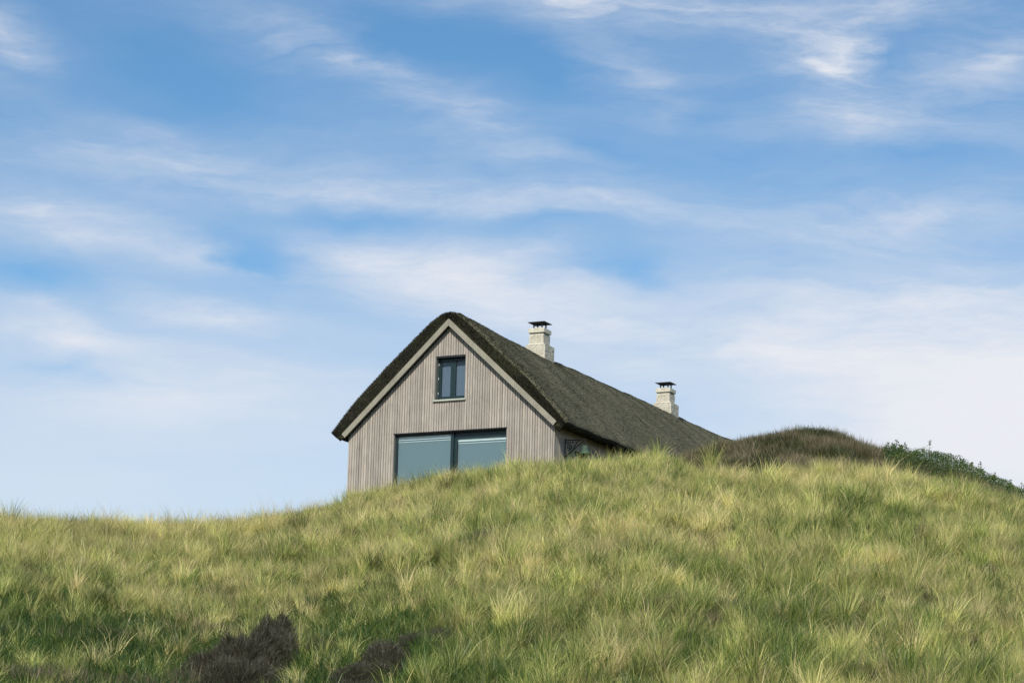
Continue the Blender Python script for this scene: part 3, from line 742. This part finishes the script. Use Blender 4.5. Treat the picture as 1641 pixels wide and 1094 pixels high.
mb = MB(); mb.box(-3.74, 3.74, 4.0, 4.1, 0, FL + .4); mb.box(-3.74, 3.74, .285, 4.0, FL + .30, FL + .42); mb.box(-1.6, 1.6, 2.2, 2.3, FL + .43, FL + 2.6); mb.build('partition', M_ROOM, house)

# cladding: every vertical slat on the gable
PITCH_B = .0975
def slat(x0, x1, z0, sloped=True, z1=None):
    j = random.uniform(-.005, .006); w = random.uniform(-.003, .003); x1 = x1 + w
    y0 = -.034 + j; y1 = -.001
    if sloped:
        if x0 < XA < x1: pl = [(x0, z0), (x1, z0), (x1, gz(x1) + .05), (XA, gz(XA) + .05), (x0, gz(x0) + .05)]
        else: pl = [(x0, z0), (x1, z0), (x1, gz(x1) + .05), (x0, gz(x0) + .05)]
    else: pl = [(x0, z0), (x1, z0), (x1, z1), (x0, z1)]
    MB().prism_y(pl, y0, y1).build('board', M_BOARD, house)
x = -3.985
nslat = int(7.97 / PITCH_B)
for i in range(nslat):
    a = -3.985 + i * 7.97 / nslat + .010 + random.uniform(-.002, .002); b = -3.985 + (i + 1) * 7.97 / nslat - .010
    segs = []
    c = (a + b) / 2
    inD = OP_D[0] - .02 < c < OP_D[1] + .02; inU = OP_U[0] - .02 < c < OP_U[1] + .02
    if not inD: slat(a, b, BOT)
    elif not inU: slat(a, b, OP_D[3] + .028)
    else:
        slat(a, b, OP_D[3] + .028, False, OP_U[2] - .075); slat(a, b, OP_U[3] + .022)
# right side wall slats for the visible stretch (shared mesh)
MBs = MB().box(.001, .030, 0, .078, BOT, gz(4) - .05)
so = MBs.build('board', M_BOARD, house); so.location = (4, .03, 0)
for k in range(1, 96):
    y = .03 + k * .0975
    if SW[0] - .05 < y + .04 < SW[1] + .05: 
        MB().box(4.001, 4.030, y, y + .078, SW[3] + .03, gz(4) - .05).build('board', M_BOARD, house)
        MB().box(4.001, 4.030, y, y + .078, BOT, SW[2] - .05).build('board', M_BOARD, house)
        continue
    c_ = so.copy(); COL.objects.link(c_); c_.parent = house; c_.location = (4 + random.uniform(-.004, .003), y, 0)
MB().box(4.0, 4.042, -.038, .022, BOT, gz(4) - .02).build('corner_board', M_BOARD, house)
MB().box(-4.042, -3.99, -.038, .022, BOT, gz(-4) - .02).build('corner_board', M_BOARD, house)
MB().box(4.001, 4.036, 1.18, 1.62, BOT, FL - .45).build('side_panel', M_BARGE, house)
mb = MB(); mb.box(4.001, 4.028, 9.4, 27.2, BOT, gz(4)); mb.box(-4.028, -4.001, .03, 27.2, BOT, gz(-4)); mb.build('far_cladding', M_BOARD, house)

# bargeboards
def barge(sx):
    xf = sx * 4.085; zf = FL - .04; xa = XA + 0; za = FL + AP
    d = Vector((xa - xf, za - zf)).normalized(); nrm = Vector((-d.y, d.x)) if sx > 0 else Vector((d.y, -d.x))
    if nrm.y < 0: nrm = -nrm
    w = .185
    # outer edge meets its twin on the centre line
    t = (xa - (xf + nrm.x * w)) / d.x; oz = zf + nrm.y * w + d.y * t
    pl = [(xf, zf), (xa, za), (xa, oz), (xf + nrm.x * w, zf + nrm.y * w)]
    if sx < 0: pl = pl[:1] + pl[1:]
    g = .0015 * sx
    pl = [(p[0] + (g if i in (1, 2) else 0), p[1]) for i, p in enumerate(pl)]
    if sx > 0: pl = pl[::-1]
    MB().prism_y(pl, -.27, -.225).build('bargeboard', M_BARGE, house, bevel=.004)
    # dark boxed soffit between wall and bargeboard
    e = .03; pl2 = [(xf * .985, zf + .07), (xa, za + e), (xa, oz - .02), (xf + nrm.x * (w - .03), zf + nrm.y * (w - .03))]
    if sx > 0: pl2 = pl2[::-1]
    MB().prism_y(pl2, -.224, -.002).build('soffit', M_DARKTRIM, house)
barge(-1); barge(1)

# thatch ------------------------------------------------
ridge_kn = [(-1, .07), (0, .10), (1.5, .06), (3, .01), (5, -.06), (6.6, -.10), (7.5, -.20), (8.3, -.10), (9.5, -.05), (12, -.05), (16, -.04), (18.8, -.05), (19.9, -.15), (20.8, -.06), (24, -.05), (28, 0)]
def ridge_dz(y): return np.interp(y, [a for a, _ in ridge_kn], [b for _, b in ridge_kn])
def section(off, y):
    """closed outline of the thatch at offset 'off' (0 = inner face at the bargeboard's outer edge, 1 = weather face); returns (x, z) from left eave over the ridge to right eave"""
    T = .185 + .515 * off
    al = math.atan(SL); nx_, nz_ = math.sin(al), math.cos(al)
    pts = []
    ns = 34
    ex = 4.085 + .18 - .13 * off                                # eave reach along x before offset
    for sx in (-1, 1):
        side = []
        for i in range(ns + 1):
            t = i / ns                                           # 0 at the eave, 1 at the ridge
            xb = sx * ex * (1 - t) + XA * t
            zb = AP - SL * abs(xb - XA)
            x_ = xb + sx * nx_ * T; z_ = zb + nz_ * T
            # eave kicks out and flattens a little
            z_ += .10 * off * max(0, 1 - t * 6) ** 2
            side.append([x_, z_])
        pts.append(side)
    out = []
    # ridge rounding: soft minimum of both slopes
    apexz = AP + T / nz_
    xs_ = np.linspace(pts[0][0][0], pts[1][0][0], 2 * ns + 1)
    # concentrate samples: use smooth parametrisation
    for q in xs_:
        zl = apexz - SL * abs(q - XA)
        r_ = .58 * off + .02
        zr = apexz - SL * math.sqrt((q - XA) ** 2 + r_ ** 2)
        # eave kick
        e_ = abs(q); el_ = max(0, (e_ - (abs(pts[1][0][0]) - 1.6)) / 1.6)
        zr -= .30 * off * el_ ** 2.2
        out.append((q, zr))
    return out
def roof():
    ys = [(-.20, 0.0), (-.215, .12), (-.25, .30), (-.29, .50), (-.325, .70), (-.33, .86), (-.28, .96), (-.16, 1.0)]
    ys += [(-.16 + (i + 1) * .25, 1.0) for i in range(110)]
    ylast = ys[-1][0]
    rows = []
    for (y, off) in ys:
        sec = section(off, y); dz = ridge_dz(y)
        row = []
        for k, (x_, z_) in enumerate(sec):
            f = math.exp(-((x_ - XA) / 1.3) ** 2)
            zz = z_ + float(dz) * f * (off)
            if off > 0.3:
                nn = mnoise.noise((x_ * .9 + 3, y * .9, 1.3)) * .055 + mnoise.noise((x_ * 3.2, y * 3.2, 4)) * .006 + mnoise.noise((x_ * 9, y * 9, 7)) * .004
                # shallow swelling of the ridge cap: thick band along the ridge, its lower lip standing proud
                d_ = abs(x_ - XA)
                zz += nn * off
            yy = y
            if 0 < off < 1: yy += mnoise.noise((x_ * 2.2, z_ * 2.2, 9)) * .06 + mnoise.noise((x_ * 8, z_ * 8, 2)) * .02
            row.append((x_, yy, zz + FL))
        rows.append(row)
    w_ = len(rows[0]); V_ = [p for r_ in rows for p in r_]; F_ = []
    for j in range(len(rows) - 1):
        for i in range(w_ - 1):
            F_.append((j * w_ + i, j * w_ + i + 1, (j + 1) * w_ + i + 1, (j + 1) * w_ + i))
    # underside: from each eave edge back to the wall head, then under the rafters
    nv = len(V_)
    inner = []
    sec0 = section(0.0, 0)
    for j, (y, off) in enumerate(ys):
        yy = max(y, -.20)
        L_ = rows[j][0]; R_ = rows[j][-1]
        inner.append([(L_[0] + .10, yy, L_[2] - .13), (-4.0 - .16, yy, FL - .05), (-3.9, yy, FL + .16), (XA, yy, FL + AP + .08), (3.9, yy, FL + .16), (4.0 + .16, yy, FL - .05), (R_[0] - .10, yy, R_[2] - .13)])
    iv0 = len(V_); V_ += [p for r_ in inner for p in r_]
    for j in range(len(ys) - 1):
        a0 = j * w_; a1 = (j + 1) * w_; b0 = iv0 + j * 7; b1 = iv0 + (j + 1) * 7
        F_.append((a0, a1, b1, b0)); F_.append((a0 + w_ - 1, b0 + 6, b1 + 6, a1 + w_ - 1))
        for k in range(6): F_.append((b0 + k, b1 + k, b1 + k + 1, b0 + k + 1))
    # end cap at the back
    F_.append(tuple((len(ys) - 1) * w_ + i for i in range(w_)) + tuple(iv0 + (len(ys) - 1) * 7 + k for k in range(6, -1, -1)))
    # front closing strip of the inner lip
    F_.append(tuple(i for i in range(w_ - 1, -1, -1)) + tuple(iv0 + k for k in range(7)))
    me_ = bpy.data.meshes.new('thatch'); me_.from_pydata(V_, [], F_); me_.update()
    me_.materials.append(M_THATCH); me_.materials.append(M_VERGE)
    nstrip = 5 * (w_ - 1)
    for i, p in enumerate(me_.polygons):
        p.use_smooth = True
        if i < nstrip or i >= (len(rows) - 1) * (w_ - 1): p.material_index = 1  # verge and underside take the reed colour with shade painted in
    o_ = bpy.data.objects.new('roof', me_); COL.objects.link(o_); o_.parent = house
    return o_, rows, ys
roof_o, rrows, rys = roof()
# loose reed ends: short slivers standing off the thatch so that its outline and face are fibrous
def reeds(name, sel_front, n_, seed):
    r = np.random.default_rng(seed); R = np.array(rrows)                        # rows x cols x 3
    if sel_front: j = r.integers(1, 8, n_)
    else: j = (8 + (r.random(n_) ** 1.25) * (len(R) - 11)).astype(int)
    i = r.integers(0, R.shape[1] - 1, n_); a = r.random(n_)[:, None]; b = r.random(n_)[:, None]
    p = (R[j, i] * (1 - a) + R[j, i + 1] * a) * (1 - b) + (R[j + 1, i] * (1 - a) + R[j + 1, i + 1] * a) * b
    du = R[j, i + 1] - R[j, i]; dv = R[j + 1, i] - R[j, i]; nr = np.cross(du, dv); nr /= np.linalg.norm(nr, axis=1)[:, None]
    nr *= np.sign((nr[:, 2] + nr[:, 1] * (-1 if sel_front else 0)))[:, None] + 1e-6
    sx = np.sign(p[:, 0] - XA)
    down = np.stack([sx * .73, np.zeros(n_), np.full(n_, -.68)], 1)
    d = down * (.9 if not sel_front else .35) + nr * (.22 + .35 * r.random(n_))[:, None] + r.normal(size=(n_, 3)) * .16
    if sel_front: d[:, 1] -= .6
    d /= np.linalg.norm(d, axis=1)[:, None]
    L_ = ((.03 + .05 * r.random(n_)) * (1.0 if not sel_front else .8))[:, None]; s = np.cross(d, nr); s /= np.linalg.norm(s, axis=1)[:, None] + 1e-9
    w2 = (.004 + .006 * r.random(n_))[:, None]
    V_ = np.stack([p - s * w2 - nr * .01, p + s * w2 - nr * .01, p + d * L_ + s * w2 * .6, p + d * L_ - s * w2 * .6], 1).reshape(-1, 3)
    tint = np.repeat(np.clip((.06 if sel_front else .45) + (.14 if sel_front else .30) * r.normal(size=n_), 0, 1), 4)  # front reeds tinted near black to keep up the painted verge shade
    me_ = np_mesh(name, V_, np.arange(n_ * 4).reshape(n_, 4), None, M_REED, {'tint': tint})
    o_ = bpy.data.objects.new(name, me_); COL.objects.link(o_); o_.parent = roof_o; o_['kind'] = 'stuff'
reeds('verge_reeds', True, 12000, 5)
reeds('surface_reeds', False, 190000, 6)

def ridge_cap(y0, y1, wide0, seed):
    """mossy roll laid over the ridge; broad and drooping where it starts behind a chimney"""
    V_, F_ = [], []; n_ = int((y1 - y0) / .12) + 1; m_ = 15
    for j in range(n_):
        y = y0 + (y1 - y0) * j / (n_ - 1); w = .20 + (wide0 - .20) * math.exp(-(y - y0) / .7) + .035 * mnoise.noise((y * 1.7, seed, 0)); th = .05 + .03 * math.exp(-(y - y0) / .8)
        if j == 0 or j == n_ - 1: th = -.03
        ii_ = min(range(len(rys)), key=lambda q: abs(rys[q][0] - y)); R_ = rrows[ii_]
        xs_ = [p[0] for p in R_]; zs_ = [p[2] for p in R_]
        for k in range(m_):
            a = -1 + 2 * k / (m_ - 1); x_ = XA + a * w * 1.25
            b = math.sqrt(max(0, 1 - abs(a) ** 4)); z_ = float(np.interp(x_, xs_, zs_)) + (th + .02) * b - .02 + .012 * mnoise.noise((x_ * 6, y * 6, seed))
            V_.append((x_, y, z_))
    for j in range(n_ - 1):
        for k in range(m_ - 1): F_.append((j * m_ + k, j * m_ + k + 1, (j + 1) * m_ + k + 1, (j + 1) * m_ + k))
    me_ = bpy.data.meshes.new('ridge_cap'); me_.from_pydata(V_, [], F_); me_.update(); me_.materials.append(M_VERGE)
    me_.polygons.foreach_set('use_smooth', [True] * len(me_.polygons))
    o_ = bpy.data.objects.new('ridge_cap', me_); COL.objects.link(o_); o_.parent = roof_o
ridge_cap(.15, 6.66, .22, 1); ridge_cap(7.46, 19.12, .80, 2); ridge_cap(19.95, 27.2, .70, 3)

# windows
def frame_ring(mb, x0, x1, y0, y1, z0, z1, l, r, b, t):
    mb.box(x0, x0 + l, y0, y1, z0, z1); mb.box(x1 - r, x1, y0, y1, z0, z1)
    mb.box(x0 + l, x1 - r, y0, y1, z0, z0 + b); mb.box(x0 + l, x1 - r, y0, y1, z1 - t, z1)
def lining(mb, x0, x1, z0, z1, y0, y1, t=.02):
    mb.box(x0, x0 + t, y0, y1, z0, z1); mb.box(x1 - t, x1, y0, y1, z0, z1)
def upper_window():
    x0, x1, z0, z1 = OP_U
    w = MB(); w.box(x0 + .021, x1 - .021, -.03, .28, z1 - .045, z1 + .02)
    win = w.build('window', M_DARKTRIM, house); win['label'] = 'small double casement window high in the gable'
    l = MB(); lining(l, x0 + .001, x1 - .001, z0, z1 - .001, -.02, .285); l.build('reveal', M_REVEAL, win)
    f = MB(); xm = (x0 + x1) / 2 + .01; y0, y1 = .17, .24
    frame_ring(f, x0 + .022, xm - .012, y0, y1, z0 + .02, z1 - .046, .10, .10, .12, .11)
    f.build('frame', M_FRAME, win, bevel=.006)
    f = MB(); frame_ring(f, xm - .008, x1 - .022, y0, y1, z0 + .02, z1 - .046, .095, .10, .12, .11); f.build('frame', M_FRAME, win, bevel=.006)
    MB().box(x0 + .121, xm - .111, .20, .208, z0 + .139, z1 - .155).build('pane', M_GLASS, win)
    MB().box(xm + .086, x1 - .121, .20, .208, z0 + .139, z1 - .155).build('pane', M_GLASS, win)
    MB().box(x0 - .2, x1 + .2, .29, .296, z0 - .2, z1 + .2).build('curtain', M_BLIND2, win)
    MB().add([(x0 - .045, -.11, z0 - .07), (x1 + .045, -.11, z0 - .07), (x1 + .045, .0, z0 - .07), (x0 - .045, .0, z0 - .07),
              (x0 - .045, -.11, z0 - .012), (x1 + .045, -.11, z0 - .012), (x1 + .045, .0, z0 + .012), (x0 - .045, .0, z0 + .012)],
             [(0, 3, 2, 1), (4, 5, 6, 7), (0, 1, 5, 4), (1, 2, 6, 5), (2, 3, 7, 6), (3, 0, 4, 7)]).build('sill', M_SILL, win, bevel=.004)
    for q in (.22, .75, 1.25):
        MB().tube([(x0 + .035, .15, z0 + q), (x0 + .035, .15, z0 + q + .08)], .007, 8).build('hinge', M_BLINDTOP, win)
upper_window()
def garden_doors():
    x0, x1, z0, z1 = OP_D
    w = MB(); w.box(x0 + .02, x1 - .02, .24, .30, z0, z0 + .05); w.box(x0 - .02, x1 + .02, -.045, -.001, z1 + .002, z1 + .026); w.box(x0 + .021, x1 - .021, -.001, .30, z1 - .03, z1 + .002)
    win = w.build('sliding_door', M_DARKTRIM, house); win['label'] = 'wide two-leaf glazed garden door in the ground floor gable'
    l = MB(); lining(l, x0 + .001, x1 - .001, z0, z1 - .001, -.02, .24); l.build('reveal', M_REVEAL, win)
    xm = .07
    f = MB(); frame_ring(f, x0 + .021, xm + .02, .105, .16, z0 + .05, z1 - .031, .06, .115, .12, .05); f.build('frame', M_FRAME, win, bevel=.006)
    f = MB(); frame_ring(f, xm - .06, x1 - .021, .18, .235, z0 + .05, z1 - .031, .18, .07, .12, .21); f.build('frame', M_FRAME, win, bevel=.006)
    f = MB(); f.box(x0 + .085, x0 + .10, .09, .104, z0 + .1, z1 - .09); f.box(xm + .135, xm + .15, .165, .179, z0 + .1, z1 - .25); f.build('guide_rail', M_DARKTRIM, win)
    MB().box(x0 + .082, xm - .096, .125, .132, z0 + .171, z1 - .092).build('pane', M_GLASS, win)
    MB().box(xm + .121, x1 - .092, .20, .207, z0 + .171, z1 - .242).build('pane', M_GLASS, win)
    for (a, b, y, zt) in ((x0 + .03, xm - .0, .195, z1 + .045), (xm + .0, x1 - .03, .265, z1 - .10)):
        bl = MB().box(a, b, y, y + .004, z0 + .1, zt - .25).build('roller_blind', M_BLIND, win)
        MB().box(a, b, y - .025, y + .015, zt - .245, zt - .115).build('cassette', M_BLINDTOP, bl)
        MB().box(a, b, y - .012, y - .002, zt - .315, zt - .295).build('hem_bar', M_BLINDTOP, bl)
garden_doors()
def side_window():
    y0, y1, z0, z1 = SW
    w = MB(); w.box(3.86, 3.92, y0, y0 + .08, z0, z1); w.box(3.86, 3.92, y1 - .08, y1, z0, z1); w.box(3.86, 3.92, y0 + .08, y1 - .08, z0, z0 + .08); w.box(3.86, 3.92, y0 + .08, y1 - .08, z1 - .08, z1)
    win = w.build('window', M_FRAME, house); win['label'] = 'small dark window in the shaded side wall under the eave'
    MB().box(3.88, 3.888, y0 + .081, y1 - .081, z0 + .081, z1 - .081).build('pane', M_GLASS, win)
side_window()
# wrought iron bracket on the side wall, and the lantern it carries
def bracket():
    yb = .85; xw = 4.034; zt = FL - .38
    b = MB().box(xw, xw + .02, yb - .025, yb + .025, zt - .62, zt + .06).build('wall_bracket', M_IRON, house); b['label'] = 'black wrought iron bracket with a scroll'
    MB().tube([(xw + .02, yb, zt), (xw + .80, yb, zt)], .020, 8).build('arm', M_IRON, b)
    MB().tube([(xw + .02, yb, zt - .09), (xw + .36, yb, zt - .075)], .015, 8).build('arm', M_IRON, b)
    MB().tube([(xw + .02, yb, zt - .58), (xw + .42, yb, zt - .27), (xw + .74, yb, zt - .015)], .019, 8).build('brace', M_IRON, b)
    MB().tube([(xw + .30, yb, zt - .34), (xw + .44, yb, zt - .12), (xw + .52, yb, zt - .015)], .017, 8).build('brace', M_IRON, b)
    sp = []
    for k in range(40):
        t = k / 39; a = -1.9 + t * 9.2; r_ = .115 * (1 - t * .80); sp.append((xw + .155 + r_ * math.cos(a), yb, zt - .235 + r_ * math.sin(a)))
    MB().tube(sp, .015, 6).build('scroll', M_IRON, b)
bracket()
def lantern():
    c, s = math.cos(YAW), math.sin(YAW); lx, ly = 4.80, .85
    w = (HX + lx * c + ly * s, HY - lx * s + ly * c, HZ0 - FL + FL - .88)
    root = empty('hanging_lantern', w, -YAW); tag(root, 'green verdigris metal lantern hanging from the iron bracket on the side wall', 'lantern')
    MB().tube([(0, 0, .27), (0, 0, .485)], .016, 8).build('hanger', M_IRON, root)
    MB().lathe([(.0, .28), (.10, .275), (.115, .22), (.12, .12), (.15, .05), (.215, .0), (.215, -.02), (.12, -.015), (.0, -.01)], (0, 0, 0), 20).build('shade', M_VERDI, root, smooth=True)
    MB().lathe([(.0, -.02), (.075, -.03), (.085, -.12), (.06, -.18), (.0, -.19)], (0, 0, 0), 16).build('globe', M_VERDI, root, smooth=True)
lantern()

# chimneys
def chimney(yc, ztop, mb_mat, seed, label, crooked):
    r = random.Random(seed)
    root = empty('chimney', (XA + .12, yc, FL + ztop)); root.parent = house; root['label'] = label
    h = .665 / 2; core = MB(); s = h - .055
    core.box(-s, s, -s, s, -.70, -.20)                       # shaft core
    B = .40; core.box(-B + .012, B - .012, -.36 + .012, .45, -2.6, -.66)
    core.build('core', M_MORTAR, root)
    br = MB()
    def courses(hx, y0, y1, z0, z1, nb):
        zc = z0; ch = .077; row = 0
        while zc + ch - .009 <= z1 + .002:
            for side in range(4):
                a0, a1 = (-hx, hx) if side in (0, 1) else (y0, y1)
                L_ = .235; u0 = a0 - (L_ / 2 if row % 2 else 0)
                while u0 < a1 - .02:
                    u1 = min(u0 + L_ - .010, a1); us = max(u0, a0)
                    if u1 - us > .03:
                        p = r.uniform(0, .010)
                        if side == 0: br.box(us, u1, y0 - p, y0 + .08, zc, zc + ch - .010)
                        elif side == 1: br.box(us, u1, y1 - .08, y1 + p, zc, zc + ch - .010)
                        elif side == 2: br.box(hx - .08, hx + p, us + .001, u1 - .001, zc + .001, zc + ch - .011)
                        else: br.box(-hx - p, -hx + .08, us + .001, u1 - .001, zc + .001, zc + ch - .011)
                    u0 += L_
            zc += ch; row += 1
    courses(s + .018, -s - .018, s + .018, -.63, -.19, 0)
    courses(B, -.36, .47, -2.59, -.655, 0)
    o_ = br.build('bricks', mb_mat, root, bevel=0); o_['kind'] = 'stuff'
    cap = MB(); cap.box(-h, h, -h, h, -.185, -.02); cap.box(-h + .03, h - .03, -h + .03, h - .03, -.02, .0)
    cap.build('collar', mb_mat, root, bevel=.02)
    sh = MB(); sh.add([(-B - .012, -.372, -.66), (B + .012, -.372, -.66), (B + .012, .482, -.66), (-B - .012, .482, -.66), (-s - .02, -s - .02, -.60), (s + .02, -s - .02, -.60), (s + .02, s + .02, -.60), (-s - .02, s + .02, -.60)],
                      [(0, 1, 5, 4), (1, 2, 6, 5), (2, 3, 7, 6), (3, 0, 4, 7), (0, 3, 2, 1)])
    sh.build('shoulder', mb_mat, root, bevel=.01)
    q = .17
    MB().box(-.15, .15, -.15, .15, .0, .04).build('flue', mb_mat, root)
    for sx in (-1, 1):
        for sy in (-1, 1):
            MB().box(sx * q - .022, sx * q + .022, sy * q - .022, sy * q + .022, .0, .214).build('cowl_leg', M_COWL, root)
    R_ = .35
    pl = MB(); pl.add([(-R_, -R_, .215), (R_, -R_, .215), (R_, R_, .215), (-R_, R_, .215), (-R_, -R_, .232), (R_, -R_, .232), (R_, R_, .232), (-R_, R_, .232), (-.14, -.14, .275), (.14, -.14, .275), (.14, .14, .275), (-.14, .14, .275)],
                      [(0, 3, 2, 1), (0, 1, 5, 4), (1, 2, 6, 5), (2, 3, 7, 6), (3, 0, 4, 7), (4, 5, 9, 8), (5, 6, 10, 9), (6, 7, 11, 10), (7, 4, 8, 11), (8, 9, 10, 11)])
    pl.build('cowl_plate', M_COWL, root)
    # thatch packed up against the stack
    return root
chimney(6.97, 5.09 , M_BRICK, 1, 'white brick chimney nearer the gable', 0)
chimney(19.46, 5.09, M_BRICK2, 2, 'worn white brick chimney with bare reddish patches, farther back', 0)
print('marram tufts', N_MAR)
